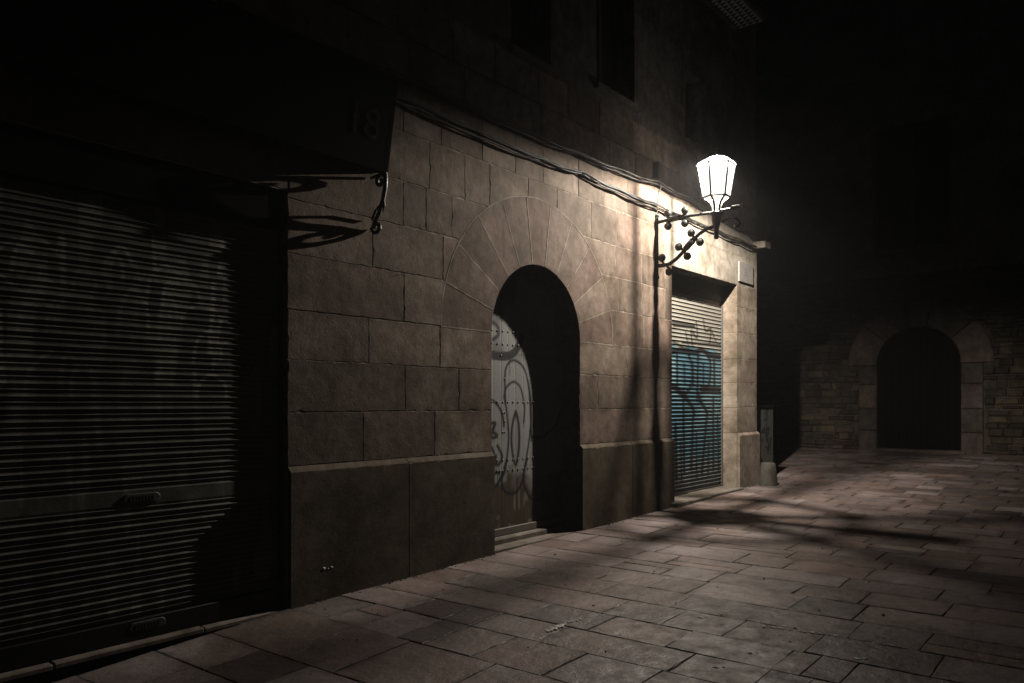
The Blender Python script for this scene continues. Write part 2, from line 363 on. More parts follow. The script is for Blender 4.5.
def grid(name,us,zs,yfun,mat,parent):
    """sheet of points (u,z) with its relief y, front towards -Y"""
    U,Z=np.meshgrid(us,zs); P=np.stack([U.ravel(),Z.ravel()],1); Y=yfun(P)
    nu,nz=len(us),len(zs)
    me=bpy.data.meshes.new(name)
    V=np.stack([P[:,0],Y,P[:,1]],1)
    i=np.arange(nu-1)[None,:]+nu*np.arange(nz-1)[:,None]; i=i.ravel()
    F=np.stack([i,i+1,i+nu+1,i+nu],1)
    me.from_pydata(V.tolist(),[],F.tolist()); me.materials.append(mat)
    me.polygons.foreach_set('use_smooth',[True]*len(F)); me.update()
    return link(name,me,parent),Paint(P)

# ------------------------------------------------------------------ ground
def g(x): return .02*(x-3.17) if x>3.17 else max(-.06*(3.17-x),-.30)
SHEAR=.046
def slab(mb,x0,x1,y0,y1):
    """one worn paving stone; x runs along the street, y across (sheared a little)"""
    tilt=(random.gauss(0,.0010),random.gauss(0,.0010)); h=random.gauss(0,.0010)
    gap=random.uniform(.001,.0035)
    x0+=gap;x1-=gap;y0+=gap;y1-=gap
    cs=[(x0+random.gauss(0,.004),y0+random.gauss(0,.005)),(x1+random.gauss(0,.004),y0+random.gauss(0,.005)),
        (x1+random.gauss(0,.004),y1+random.gauss(0,.005)),(x0+random.gauss(0,.004),y1+random.gauss(0,.005))]
    cx,cy=(x0+x1)/2,(y0+y1)/2
    out=[];inn=[]
    for k in range(4):
        a=Vector(cs[k]);b=Vector(cs[(k+1)%4]);n=max(3,int((b-a).length/.07)); nrm=Vector((-(b-a).y,(b-a).x)).normalized()
        for q in range(n):
            p=a.lerp(b,q/n)+nrm*random.uniform(-.002,.003)
            c=random.uniform(.002,.005)+(random.random()<.07)*random.uniform(.004,.018)
            i=p+nrm*c
            if q==0:
                prv=Vector(cs[(k-1)%4]); nr0=Vector((-(a-prv).y,(a-prv).x)).normalized(); i=p+nrm*c+nr0*c
            out.append(p); inn.append(i)
    def w(p,dz):
        X=p.x-SHEAR*p.y
        return (X,p.y,g(X)+h+tilt[0]*(p.x-cx)/.2+tilt[1]*(p.y-cy)/.3+dz)
    n=len(out); cc=Vector((sum(p.x for p in inn)/n,sum(p.y for p in inn)/n)); hw=min(x1-x0,y1-y0)/2
    core=[cc+(p-cc)*(1-min(.05,.35*hw)/hw) for p in inn]
    vs=[w(p,0) for p in inn]+[w(p,-.0035) for p in out]+[w(p,-.06) for p in out]+[w(p,0) for p in core]
    p1,p2,p3=[random.uniform(0,6.28) for _ in range(3)]; am=random.uniform(.25,1)
    dirt=[max(0,min(1,am*(.45+.5*math.sin(p.x*8+p1)*math.sin(p.y*9+p2)+.35*math.sin(p.x*29+p.y*25+p3)))) for p in inn]
    fs=[tuple(range(3*n,4*n))]
    for k in range(n):
        j=(k+1)%n; fs.append((k,j,3*n+j,3*n+k)); fs.append((n+k,n+j,j,k)); fs.append((2*n+k,2*n+j,n+j,n+k))
    mb.add(vs,fs,0,dirt+[.9]*n)
pav=MB(); x=-3.4
ROWS=[3.17,3.617,3.979,4.361,4.77]
rows=[]
while x<3.0: 
    w=random.uniform(.37,.46); 
    if x+w>2.95: w=3.17-x
    rows.append((x,x+w)); x+=w
for a,b in zip(ROWS,ROWS[1:]): rows.append((a,b))
x=4.77
while x<20.4:
    w=random.uniform(.33,.44); rows.append((x,x+w)); x+=w
for (a,b) in rows:
    y=-.015 if a<11.8 else (.0 if a<12.05 else 4.5)
    if a<12.0: y=-.015
    while y>-8.5:
        L=random.choice([.36,.45,.55,.62,.70,.82])*random.uniform(.9,1.1)
        y1=y-L
        if random.random()<.10:
            s=random.uniform(.35,.65); slab(pav,a,b,y1,y-L*s); slab(pav,a,b,y-L*s,y)
        elif random.random()<.07:
            s=a+(b-a)*random.uniform(.4,.6); slab(pav,a,s,y1,y); slab(pav,s,b,y1,y)
        else: slab(pav,a,b,y1,y)
        y=y1
tag(pav.build('pavement',M['slab']),kind='structure')
bed=MB(); xs=[-8,-1.8,3.17]+[3.17+i*2 for i in range(1,12)]
for i in range(len(xs)-1):
    a,b=xs[i],xs[i+1]
    bed.add([(a,-12,g(a)-.005),(b,-12,g(b)-.005),(b,12,g(b)-.005),(a,12,g(a)-.005)],[(0,1,2,3)])
tag(bed.build('ground',M['dirt']),kind='structure')

# ------------------------------------------------------------------ the stone building
B=thing('stone_building',(6,0,0),'old sandstone building with arched doorway and two graffitied roller shutters lit by wall lantern','building')
AX,AR,AZ,RO=6.18,.745,2.185,1.43
CZ=[1.032,1.43,1.82,2.188,2.60,3.0,3.38,3.80,4.24]
wall=MB()
def back(x0,x1,z0,z1): wall.box(x0,x1,.0032 if x0<6.5 else .0018,.5,z0,z1,1)
back(-4,0,-.6,4.24); back(0,3.17,3.05,4.24); back(3.17,AX-AR,-.3,4.24); back(AX-AR,AX+AR,3.02,4.24)
back(AX+AR,9.09,-.3,4.24); back(9.09,11.22,3.34,4.24); back(11.24,12.02,-.1,4.24)
def course(z0,z1,xs,m=0,**k):
    for a,b in zip(xs,xs[1:]): block(wall,a,b,z0,z1,m=m,**k)
L={0:[3.17,3.868,4.668,5.435],1:[3.17,4.318,4.979,5.435],2:[3.17,3.929,4.735,5.435],3:[3.17,4.307,5.18],
   4:[3.17,3.97,4.773,5.28],5:[3.17,4.295,4.563,4.888,5.7,6.3],6:[3.1,3.6,4.1,4.612,5.059,5.409,6.0,6.5],7:[3.1,3.75,4.3,4.75,5.3,5.8,6.25]}
R={0:[6.925,7.578,8.2,9.09],1:[6.925,7.287,8.348,9.09],2:[6.925,7.951,8.55,9.09],3:[7.18,7.6,8.348,9.09],
   4:[7.08,7.75,8.297,8.9],5:[6.3,7.0,7.669,8.3,8.9],6:[6.5,7.15,7.7,8.25,8.9],7:[6.25,6.9,7.4,7.95,8.45,8.9]}
for k in range(8):
    ct=(AX,AZ,RO+.006) if k>=3 else None
    course(CZ[k],CZ[k+1],L[k],cut=ct); course(CZ[k],CZ[k+1],R[k],cut=ct)
    if k>=5:
        xs=[-4]; 
        while xs[-1]<2.4: xs.append(xs[-1]+random.uniform(.5,.9))
        xs[-1]=L[k][0]; z0=CZ[k] if k>5 else 3.055
        course(z0,CZ[k+1],xs)
    else:
        course(CZ[k],CZ[k+1],[-4,-3.2,-2.4,-1.5,-.7,0])
for zz in (3.30,): block(wall,8.9,9.09,2.6,3.335,m=0)
# pale lintel zone above the second shutter
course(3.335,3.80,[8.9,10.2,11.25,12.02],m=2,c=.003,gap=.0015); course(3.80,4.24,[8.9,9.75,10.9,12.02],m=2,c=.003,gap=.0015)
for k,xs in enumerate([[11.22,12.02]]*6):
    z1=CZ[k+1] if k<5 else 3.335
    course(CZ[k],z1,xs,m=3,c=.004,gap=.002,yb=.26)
# a low band of ashlar above the string of cables
for z0,z1 in ((4.24,4.62),(4.62,5.0)):
    xs=[-4]
    while xs[-1]<11.3: xs.append(xs[-1]+random.uniform(.45,.8))
    xs[-1]=12.02
    for a,b in zip(xs,xs[1:]): block(wall,a,b,z0,z1,yf=.012,yb=.1)
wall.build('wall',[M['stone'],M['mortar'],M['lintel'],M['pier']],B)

arch=MB(); NV=11; c=.003
for k in range(NV):
    a0=math.pi*k/NV+.0040; a1=math.pi*(k+1)/NV-.0040; q=6
    def P(r,a): return (AX+r*math.cos(a),AZ+r*math.sin(a))
    ro=RO
    ao=[a0+(a1-a0)*i/q for i in range(q+1)]
    outer=[P(AR,a) for a in ao]+[P(ro,a) for a in reversed(ao)]
    def ins(r): return [a0+c/r+(a1-a0-2*c/r)*i/q for i in range(q+1)]
    inner=[P(AR+c,a) for a in ins(AR)]+[P(ro-c,a) for a in reversed(ins(ro))]
    # outline order must face -Y
    cham(arch,outer[::-1],inner[::-1],random.uniform(-.0014,.0008),c,.30)
def strip(pts,w,y,jit):                                                # raised pointing mortar along a joint
    vs=[];n=len(pts)
    for i,(x,z) in enumerate(pts):
        (xa,za),(xb,zb)=pts[max(i-1,0)],pts[min(i+1,n-1)]; L=math.hypot(xb-xa,zb-za); nx,nz=-(zb-za)/L,(xb-xa)/L
        ww=w*random.uniform(.55,1.25)/2; d=random.uniform(-jit,jit)
        for sgn,yy in ((-1,.02),(-.75,y),(.75,y),(1,.02)): vs.append((x+nx*(sgn*ww+d),yy,z+nz*(sgn*ww+d)))
    fs=[(i*4+q,i*4+q+1,i*4+q+5,i*4+q+4) for i in range(n-1) for q in range(3)]
    arch.add(vs,fs,1)
for k in range(0,NV+1):
    a=math.pi*k/NV; n=14
    strip([(AX+(AR+.012+(RO-AR-.01)*i/n)*math.cos(a),AZ+(AR+.012+(RO-AR-.01)*i/n)*math.sin(a)) for i in range(n+1)],.019,-.0016,.002)
strip([(AX+(RO+.003)*math.cos(math.pi*k/60),AZ+(RO+.003)*math.sin(math.pi*k/60)) for k in range(61)],.017,-.0016,.0025)
arch.build('archway',[M['vous'],M['mortar']],B)

def plinth(x0,x1,zb,yf=-.04,top=1.032,m=0):
    pl=MB(); e=.004; x0+=e;x1-=e
    n=max(2,int((x1-x0)/.06)); xs=[x0+(x1-x0)*i/n for i in range(n+1)]
    prof=[(.48,top),(0,top),(yf+.008,top-.030),(yf,top-.040),(yf,top-.052),(yf,zb),(.48,zb)]
    vs=[];fs=[]
    for i,xx in enumerate(xs):
        for q,(y,z) in enumerate(prof):
            d=0
            if q in (2,3): d=random.uniform(-.002,.002)+(random.random()<.1)*random.uniform(0,.006)
            vs.append((xx,y+d,z+(-abs(d) if q in(2,3) else 0)))
    k=len(prof)
    for i in range(n):
        for q in range(k-1): fs.append((i*k+q,(i+1)*k+q,(i+1)*k+q+1,i*k+q+1)[::-1])
    fs.append(tuple(range(k))); fs.append(tuple(n*k+q for q in range(k))[::-1])
    pl.add(vs,fs,m)
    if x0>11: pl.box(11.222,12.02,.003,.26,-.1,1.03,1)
    pl.build('plinth',[M['plinth'],M['pier']],B)
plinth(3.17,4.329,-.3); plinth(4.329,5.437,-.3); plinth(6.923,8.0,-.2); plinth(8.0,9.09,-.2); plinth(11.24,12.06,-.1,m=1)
plinth(-4,-2,-.7); plinth(-2,0,-.7)
fk=MB()  # small flattened white bumps on the plinth face
for (fx,fz,r) in ((3.46,.245,.014),(3.53,.243,.012),(3.50,.236,.008)):
    fk.ball((fx,-.041,fz),r,1.2,.25,.9,8)
o=fk.build('white_fleck',M['white'],B,True); o['label']='two small white flecks low on the plinth'

# upper storey, render with dark windows
up=MB()
holes=[(7.29,8.147,5.19,7.3,'tall'),(9.525,10.03,5.15,6.13,'small'),(5.75,6.42,5.05,7.1,'tall'),(9.95,11.1,7.35,9.6,'balcony')]
bx=sorted({-4,12.02}|{h[0] for h in holes}|{h[1] for h in holes}); bz=sorted({5.0,13.0}|{h[2] for h in holes}|{h[3] for h in holes})
for a,b in zip(bx,bx[1:]):
    run=None
    for z0,z1 in zip(bz,bz[1:]):
        mid=((a+b)/2,(z0+z1)/2)
        if any(h[0]<mid[0]<h[1] and h[2]<mid[1]<h[3] for h in holes):
            if run: up.box(a,b,.02,.5,*run); run=None
        else: run=(run[0],z1) if run else (z0,z1)
    if run: up.box(a,b,.02,.5,*run)
up.box(-4,12.02,.10,.5,4.24,5.0)
up.box(11.7,12.02,.5,9,-.1,13.0); up.box(-4,-3.7,.5,9,-.5,13.0); up.box(-4,12.02,.0,9,13.0,13.3); up.box(-3.7,11.7,8.7,9,-.5,13)
up.build('upper_wall',M['render'],B)
for (a,b,z0,z1,kind) in holes:
    f=MB(); y0,y1=.24,.30; w=.06
    f.box(a,a+w,y0,y1,z0,z1); f.box(b-w,b,y0,y1,z0,z1); f.box(a+w,b-w,y0,y1,z0,z0+w); f.box(a+w,b-w,y0,y1,z1-w,z1)
    if kind!='small': f.box((a+b)/2-.03,(a+b)/2+.03,y0+.004,y1,z0+w,z1-w)
    win=f.build('window',M['window'],B)
    p=MB(); p.box(a+w/2,b-w/2,.275,.29,z0+w/2,z1-w/2); p.build('pane',M['pane_dark'],win)
    s=MB(); s.cbox(a-.05,b+.05,-.05,.24,z0-.07,z0-.003,.006); s.build('sill',M['render'],win)

bal=MB(); bal.cbox(9.7,11.22,-.45,.03,7.31,7.42,.01)
bo=bal.build('balcony',M['render'],B)
tl=MB(); s=.098; nx=15; ny=4
for i in range(nx):
    for j in range(ny):
        x1=11.21-i*s; x0=x1-s; y1=.0-j*s-.02; y0=y1-s
        tl.add([(x0,y0,7.306),(x1,y0,7.306),(x1,y1,7.306)],[(0,2,1)],0)
        tl.add([(x0,y0,7.306),(x1,y1,7.306),(x0,y1,7.306)],[(0,2,1)],1)
o=tl.build('soffit_tiles',[M['tile_a'],M['tile_b']],bo)
rl=MB(); rl.tube([(9.72,-.43,8.4),(11.2,-.43,8.4)],.018,8); rl.tube([(9.72,-.43,7.5),(11.2,-.43,7.5)],.012,8)
for i in range(14): rl.tube([(9.72+i*.1138,-.43,7.42),(9.72+i*.1138,-.43,8.4)],.008,6)
for xx in (9.72,11.2): rl.tube([(xx,-.43,8.4),(xx,.03,8.4)],.015,6)
rl.build('railing',M['iron'],bo)

# stub of cornice at the corner
cs=MB(); cs.cbox(11.86,12.10,-.20,.05,4.0,4.11,.008)
cs.build('cornice_stone',M['sill'],B)

# wooden arched door
def door_y(P):
    pk=(P[:,0]-5.40)/.118; fr=np.abs(pk-np.round(pk))*.118
    y=np.where(fr<.0045,.2595,.257)+.0012*np.sin(pk*2.4)
    return y
us=np.arange(5.438,6.923,.009); zs=np.arange(.215,3.02,.012)
door,pt=grid('door',us,zs,door_y,M['doorwood'],B)
door['label']='grey plank door with black graffiti loops and iron studs'
P=pt.P; n1=vnoise(P*np.array((3,1)),3,1); n2=vnoise(P,14,2); n3=vnoise(P,5,3); dr=vnoise(P*np.array((5,.7)),6,4)
pt.lay(.85*np.clip((P[:,1]-.62+.25*(n3-.5)),0,.1)*10*(P[:,1]<2.1),(.38,.38,.372))                 # pale sprayed field
pt.lay(np.clip((P[:,1]-1.93)/.08+1.2*(n3-.5),0,1)*.8,(.17,.17,.168))                                # greyer top
pt.lay(np.clip((vnoise(P,4.5,9)-.45)*6,0,1)*(P[:,1]>2.02),(.36,.36,.35))
pt.lay(np.clip((.76-P[:,1]+.30*(n3-.5)+.12*(n2-.5))*8,0,1)*.97,(.075,.054,.034))                                   # bare brown foot
pt.lay(np.clip((dr-.60)*7,0,1)*np.clip((.76-P[:,1])*9,0,1)*np.clip((n2-.35)*4,0,1)*.6,(.30,.28,.24))               # drips and scuffs
pt.strokes([(w*1.2,p) for w,p in DOOR_STROKES],(.05,.05,.05),.35,.022)          # overspray
pt.strokes([(w*1.3,p) for w,p in DOOR_STROKES],(.012,.012,.013),.93,.005)
rr=random.Random(2); dp=[]
for w,p in DOOR_STROKES:
    for q in range(2):
        u,z=rr.choice(p); dp.append((.009,[(u,z),(u+rr.uniform(-.004,.004),z-rr.uniform(.05,.22))]))
pt.strokes(dp,(.015,.015,.016),.8,.004)
pt.write(door)
st=MB(); st.ball((0,0,0),.0105,1,.7,1,8); stud=st.build('stud',iron_mat('stud iron',(.3,.3,.29),.35),door,True)
spots=[(5.48+k*.084,z) for z in DOOR_ROWS for k in range(17)]
spots+=[(5.87,1.99),(5.93,1.75),(5.90,1.40),(5.93,1.40),(5.93,1.31),(5.90,1.20),(5.93,1.20),(5.86,.80),(5.9,.8)]
for k,(xx,z) in enumerate(spots):
    q=stud if k==0 else stud.copy()
    if k: COL.objects.link(q)
    q.parent=door; q.location=(xx,.256,z)
rb=MB(); rb.cbox(5.44,6.92,.235,.275,.135,.212,.006); rb.build('bottom_rail',iron_mat('worn rail',(.16,.14,.12),.6),door)
ds=MB(); ds.cbox(5.437,6.60,-.005,.235,-.1,.075,.010); ds.cbox(6.603,6.923,-.005,.235,-.1,.072,.010); ds.cbox(5.437,6.923,.15,.30,-.1,.133,.012)
o=ds.build('door_step',M['sill'],B)

# ---- roller shutters
def slats(name,x0,x1,z0,z1,y,p,amp,rib,mat,du,rows,parent,flat=None):
    zz=[z0]; k=int((z1-z0)/p)
    fr=rows
    zs=[z0+(i+f)*p for i in range(k+1) for f in fr if z0+(i+f)*p<=z1]
    SG_=.065 if p>.07 else .11
    def yf(P):
        f=((P[:,1]-z0)/p)%1
        b=amp*np.exp(-((f-.80)/SG_)**2)+rib*np.exp(-((f-.33)/(.05 if p>.07 else .10))**2)
        if flat: 
            fm=(P[:,1]>flat[0])&(P[:,1]<flat[1]); b=np.where(fm,.004,b)
        return y-b+.005*(vnoise(P*np.array((1,.5)),2.2,5)-.5)+.002*(vnoise(P,7,6)-.5)
    return grid(name,np.arange(x0,x1+.001,du),np.array(zs),yf,mat,parent)
fr=[0,.14,.22,.27,.30,.33,.36,.39,.45,.56,.66,.71,.75,.78,.80,.82,.85,.89,.95]
# left, very wide shutter
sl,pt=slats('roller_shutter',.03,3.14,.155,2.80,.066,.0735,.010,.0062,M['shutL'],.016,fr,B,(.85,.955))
sl['label']='wide grimy grey shutter with faint pale tags'
P=pt.P; rr=random.Random(3); S=[]
for i in range(26):                                                    # a band of faint tag loops
    u=1.2+rr.random()*1.55; z=1.55+rr.random()*.75; h=rr.uniform(.08,.22); w=rr.uniform(.05,.14)
    S.append((.022,[(u-w,z-h*.4),(u-w*.8,z+h*.5),(u,z+h),(u+w*.9,z+h*.5),(u+w,z-h*.3)][:rr.randint(3,5)]))
for i in range(22):                                                    # drips and uprights
    u=1.3+rr.random()*1.45; z=.25+rr.random()*2.3; h=rr.uniform(.15,.5); S.append((rr.uniform(.015,.04),[(u,z),(u+rr.uniform(-.03,.03),z+h)]))
pt.strokes(S,(.34,.33,.285),.85,.008)
S=[(.05,[(1.45,.35),(1.5,.75),(1.62,.9),(1.75,.72),(1.72,.4)]),(.05,[(1.95,.3),(1.98,.85),(2.2,.6),(2.28,.28)]),(.06,[(2.45,.35),(2.42,.8),(2.62,.88),(2.66,.5),(2.48,.5)]),
   (.05,[(1.42,1.15),(1.55,1.5),(1.72,1.2),(1.9,1.52),(2.05,1.15)]),(.05,[(2.2,1.1),(2.22,1.55),(2.5,1.5),(2.5,1.1)]),(.04,[(1.5,1.75),(1.6,2.2),(1.75,1.8)]),(.04,[(2.1,1.7),(2.15,2.3),(2.4,2.2),(2.35,1.75)])]
pt.strokes(S,(.27,.26,.23),.6,.03)
pt.lay(np.clip((vnoise(P*np.array((6,1.2)),2.2,31)-.60)*5,0,.6),(.24,.23,.20))
S=[]
for i in range(14):
    u=1.3+rr.random()*1.6; z=.2+rr.random()*2.2; h=rr.uniform(.2,.6); S.append((rr.uniform(.03,.08),[(u,z),(u+rr.uniform(-.2,.2),z+h),(u+rr.uniform(-.2,.2),z+h*1.3)]))
pt.strokes(S,(.05,.05,.046),.55,.02)
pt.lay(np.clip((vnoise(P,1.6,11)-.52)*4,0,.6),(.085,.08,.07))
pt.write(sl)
br=MB(); br.cbox(.03,3.14,.035,.075,.012,.148,.006); br.build('bottom_rail',M['shutL'],sl)
for (lx,lz) in ((2.152,.9),(2.177,.098)):
    lk=MB()
    r=[( .085+.032*math.cos(a),.032*math.sin(a)) for a in [(-90+i*22.5)*math.pi/180 for i in range(9)]]
    outl=r+[(-x,-z) for x,z in r]; yy=.052 if lz>.5 else .030
    cham(lk,[(lx+x,lz+z) for x,z in outl],[(lx+x*.93,lz+z*.84) for x,z in outl],yy,.006,.066)
    for q in range(8): lk.box(lx-.075+q*.02,lx-.067+q*.02,yy-.003,yy+.002,lz-.017,lz+.017,1)
    lk.build('lock_plate',[iron_mat('worn lock plate',(.05,.048,.042),.6),M['dark']],sl)
gl=MB(); gl.box(3.142,3.168,.05,.09,.0,3.05); gl.build('guide_rail',M['iron'],sl)
gl=MB(); gl.box(.002,.028,.05,.09,-.1,3.05); gl.build('guide_rail',M['iron'],sl)
vb=MB(); vb.cbox(.002,3.166,.022,.40,2.77,3.046,.006); vb.build('dark_head_box',M['fardoor_and_shade'],B)  # added matte black box, stands in for the shade above the slats
si=MB()
for a,b,zt in ((.0,.7,.006),(.703,1.62,.010),(1.623,2.52,.013),(2.523,3.165,.008)): (si.cbox(a,b,-.024+random.uniform(-.004,.004),.45,zt-.038,zt,.008,0),si.box(a,b+.003,-.002,.44,-.45,zt-.038,1))  # riser under each slab near black: shade put into its colour, with splashed dirt
si.build('shutter_sill',[M['sill'],M['dirt']],B)
# second shutter, blue graffiti
fr2=[0,.15,.33,.5,.62,.7,.8,.9,.96]
sr,pt=slats('roller_shutter',9.10,11.21,.225,3.36,.262,.056,.015,.003,M['shutR'],.013,fr2,B)
sr['label']='corrugated shutter with blue and black bubble graffiti'
P=pt.P; n3=vnoise(P,3,21); n5=vnoise(P,9,22); dr=vnoise(P*np.array((4,.5)),5,23)
pt.lay(np.clip((P[:,1]-2.20)*6,0,1)*.55,(.50,.47,.40))
top=2.26+.10*np.abs(np.sin((P[:,0]-9.15)*4.6))
pt.lay(np.clip((top-P[:,1])*30,0,1)*np.clip((P[:,1]-.30-.35*(dr-.3))*3,0,1)*.95,(.085,.21,.28))
pt.lay(np.clip((n3-.45)*4,0,1)*np.clip((top-P[:,1])*20,0,1)*np.clip((P[:,1]-.9)*3,0,1)*.6,(.24,.38,.43))
pt.lay(np.clip((.62+.3*(dr-.5)-P[:,1])*3,0,1)*.8,(.10,.125,.13))
pt.strokes([(w*1.5,p) for w,p in BLUE_STROKES],(.05,.07,.08),.4,.05)
pt.strokes([(w*1.65,p) for w,p in BLUE_STROKES],(.012,.012,.014),.95,.012)
pt.strokes([(w*1.5,p) for w,p in TOP_TAGS],(.02,.02,.02),.85,.012)
pt.write(sr)
br=MB(); br.cbox(9.10,11.21,.245,.275,.125,.218,.005); br.build('bottom_rail',iron_mat('dark shutter rail',(.06,.06,.058)),sr)
for (a,b) in ((9.092,9.112),(11.198,11.218)):
    gl=MB(); gl.box(a,b,.225,.30,.12,3.33); gl.build('guide_rail',iron_mat('guide steel',(.10,.10,.095)),sr)
bx2=MB(); bx2.box(9.09,11.22,.23,.5,3.10,3.34); bx2.build('dark_head_box',M['dark'],B)
si=MB(); si.cbox(9.00,10.05,-.13,.30,-.1,.178,.010); si.cbox(10.053,11.23,-.11,.30,-.1,.190,.010); si.build('shutter_sill',M['sill'],B)

# ------------------------------------------------------------------ wall lantern
LX,LY=8.65,-.83
T=thing('wall_lantern',(LX,0,3.15),'lit six sided lantern on black scrolled iron wall bracket between doorway and blue shutter','street lamp')
m=MB(); m.cbox(LX-.022,LX+.022,-.030,-.009,3.12,3.92,.004); m.ball((LX,-.03,3.92),.026,1,.7,1.2); m.ball((LX,-.03,3.12),.026,1,.7,1.2)
m.build('wall_plate',M['iron'],T)
up_arm=[(LX,-.02,3.83),(LX,-.2,3.84),(LX,-.5,3.845),(LX,-.78,3.835),(LX,-.90,3.84),(LX,-1.02,3.845),(LX,-1.14,3.85)]
m=MB(); m.tube(up_arm,[.022,.022,.02,.02,.02,.015,.012],10)
m.cbox(LX-.03,LX+.03,-.345,-.235,3.812,3.872,.008)
for d,s in ((.175,1),(.175,-1),(.41,1),(.41,-1)):
    c=(LX,-d,3.842+s*.082); m.ball(c,.052,.8,1,1)
    e=-1 if d<.3 else 1
    m.tube([(LX,-.29-e*.03,3.842+s*.02),(LX,-d-.0+e*-.02,3.842+s*.035),(LX,-d,3.842+s*.06)],.014,8)
m.cbox(LX-.03,LX+.03,-1.17,-1.02,3.842,3.872,.006)
m.build('bracket_arm',M['iron'],T,True)
low=[(-.02,3.27),(.10,3.265),(.20,3.275),(.30,3.33),(.40,3.415),(.50,3.51),(.60,3.595),(.70,3.645),(.80,3.66)]
low=[(LX,-abs(a),z) for a,z in low]; low[0]=(LX,-.02,3.27)
m=MB(); m.tube([tuple(p) for p in low],[.024]*6+[.022]*3,10)
dirv=Vector((0,-.1,.09)).normalized(); nv=Vector((0,.09,.1)).normalized()
mid=Vector((LX,-.47,3.485))
m.tube([mid-dirv*.07,mid+dirv*.07],.042,8)
for sgn in (1,-1):
    for t_ in (-.115,.115):
        c=mid+dirv*t_+nv*sgn*.088; m.ball(c,.052,.8,1,1)
        m.tube([mid+dirv*t_*.5+nv*sgn*.015,mid+dirv*t_*.95+nv*sgn*.03,c],.014,8)
for c in ((LX,-.09,3.365),(LX,-.19,3.175)):
    m.ball(c,.052,.8,1,1); m.tube([(LX,-.14,3.267),((LX),c[1],(c[2]+3.267)/2),c],.014,8)
m.tube([(LX,-.90,3.70),(LX,-1.0,3.735),(LX,-1.10,3.70),(LX,-1.13,3.64),(LX,-1.09,3.61),(LX,-1.06,3.64)],.016,8)
m.build('bracket_arm',M['iron'],T,True)
m=MB(); m.lathe((LX,LY,0),[(.0,3.50),(.022,3.505),(.032,3.53),(.026,3.56),(.03,3.62),(.045,3.68),(.058,3.75),(.06,3.79),(.085,3.80),(.088,3.825),(.062,3.835),(.05,3.85)],20)
m.build('lantern_cup',M['iron'],T,True)
PH=rad(2)
def hexp(r,z,k): a=PH+k*math.pi/3; return Vector((LX+r*math.cos(a),LY+r*math.sin(a),z))
fr_=MB()
for k in range(6):
    fr_.tube([hexp(.055,3.85,k),hexp(.062,3.90,k),hexp(.085,3.95,k),hexp(.135,3.99,k),hexp(.165,4.012,k)],.015,6)
    fr_.tube([hexp(.165,4.012,k),hexp(.225,4.40,k)],.0125,6)
fr_.tube([hexp(.165,4.012,k) for k in range(7)],.015,6); fr_.tube([hexp(.228,4.40,k) for k in range(7)],.012,6)
fr_.build('lantern_frame',M['iron'],T)
for k in range(6):
    p=MB(); a,b=hexp(.158,4.018,k),hexp(.158,4.018,k+1); c_,d=hexp(.237,4.400,k+1),hexp(.237,4.400,k)
    p.add([a,b,c_,d],[(0,1,2,3)]); p.build('pane',M['pane'],T)
p=MB(); p.lathe((LX,LY,0),[(.047,3.852),(.052,3.90),(.075,3.95),(.125,3.992),(.150,4.010)],24); p.build('glass_bowl',M['pane'],T,True)
h=MB(); h.lathe((LX,LY,0),[(.241,4.402),(.215,4.44),(.15,4.475),(.10,4.495)],6,0,PH); h.build('glass_roof',M['opal'],T)
h=MB(); h.lathe((LX,LY,0),[(.105,4.492),(.105,4.51),(.07,4.53),(.05,4.56),(.0,4.575)],12); h.lathe((LX,LY,0),[(.015,4.57),(.012,4.62),(.0,4.66)],8); h.build('hood',M['iron'],T,True)
bb=MB(); bb.ball((LX,LY,4.37),.042,1,1,1.3,14); bb.build('bulb',M['bulb'],T,True)

ld=bpy.data.lights.new('lamp_light','POINT'); ld.energy=LAMP_W; ld.shadow_soft_size=.024; ld.color=LC
ld.use_nodes=True; nt=ld.node_tree
em=nt.nodes['Emission']; tc=nt.nodes.new('ShaderNodeTexCoord'); sp=nt.nodes.new('ShaderNodeSeparateXYZ'); nt.links.new(tc.outputs['Normal'],sp.inputs[0])
def mth(op,a,b=0):
    q=nt.nodes.new('ShaderNodeMath'); q.operation=op
    for k,v in enumerate((a,b)):
        if hasattr(v,'is_output'): nt.links.new(v,q.inputs[k])
        else: q.inputs[k].default_value=v
    return q.outputs[0]
# street optic of the lantern: less light thrown back at the house wall
ny=mth('MULTIPLY',sp.outputs[1],OPTIC_SIGN)
f=mth('DIVIDE',mth('MAXIMUM',ny,0),.72)
f=mth('DIVIDE',1,mth('ADD',1,mth('MULTIPLY',f,f)))
q_=mth('DIVIDE',mth('MAXIMUM',mth('SUBTRACT',mth('MULTIPLY',ny,-1),.11),0),.19)
f=mth('MULTIPLY',f,mth('DIVIDE',1,mth('ADD',1,mth('MULTIPLY',q_,q_))))
f=mth('MULTIPLY',f,mth('ADD',1,mth('ADD',mth('MULTIPLY',mth('MULTIPLY',sp.outputs[0],sp.outputs[0]),.55),mth('MULTIPLY',sp.outputs[0],.58))))
nt.links.new(f,em.inputs['Strength'])
lo=link('lamp_light',ld,T); lo.location=(LX,LY,4.424)

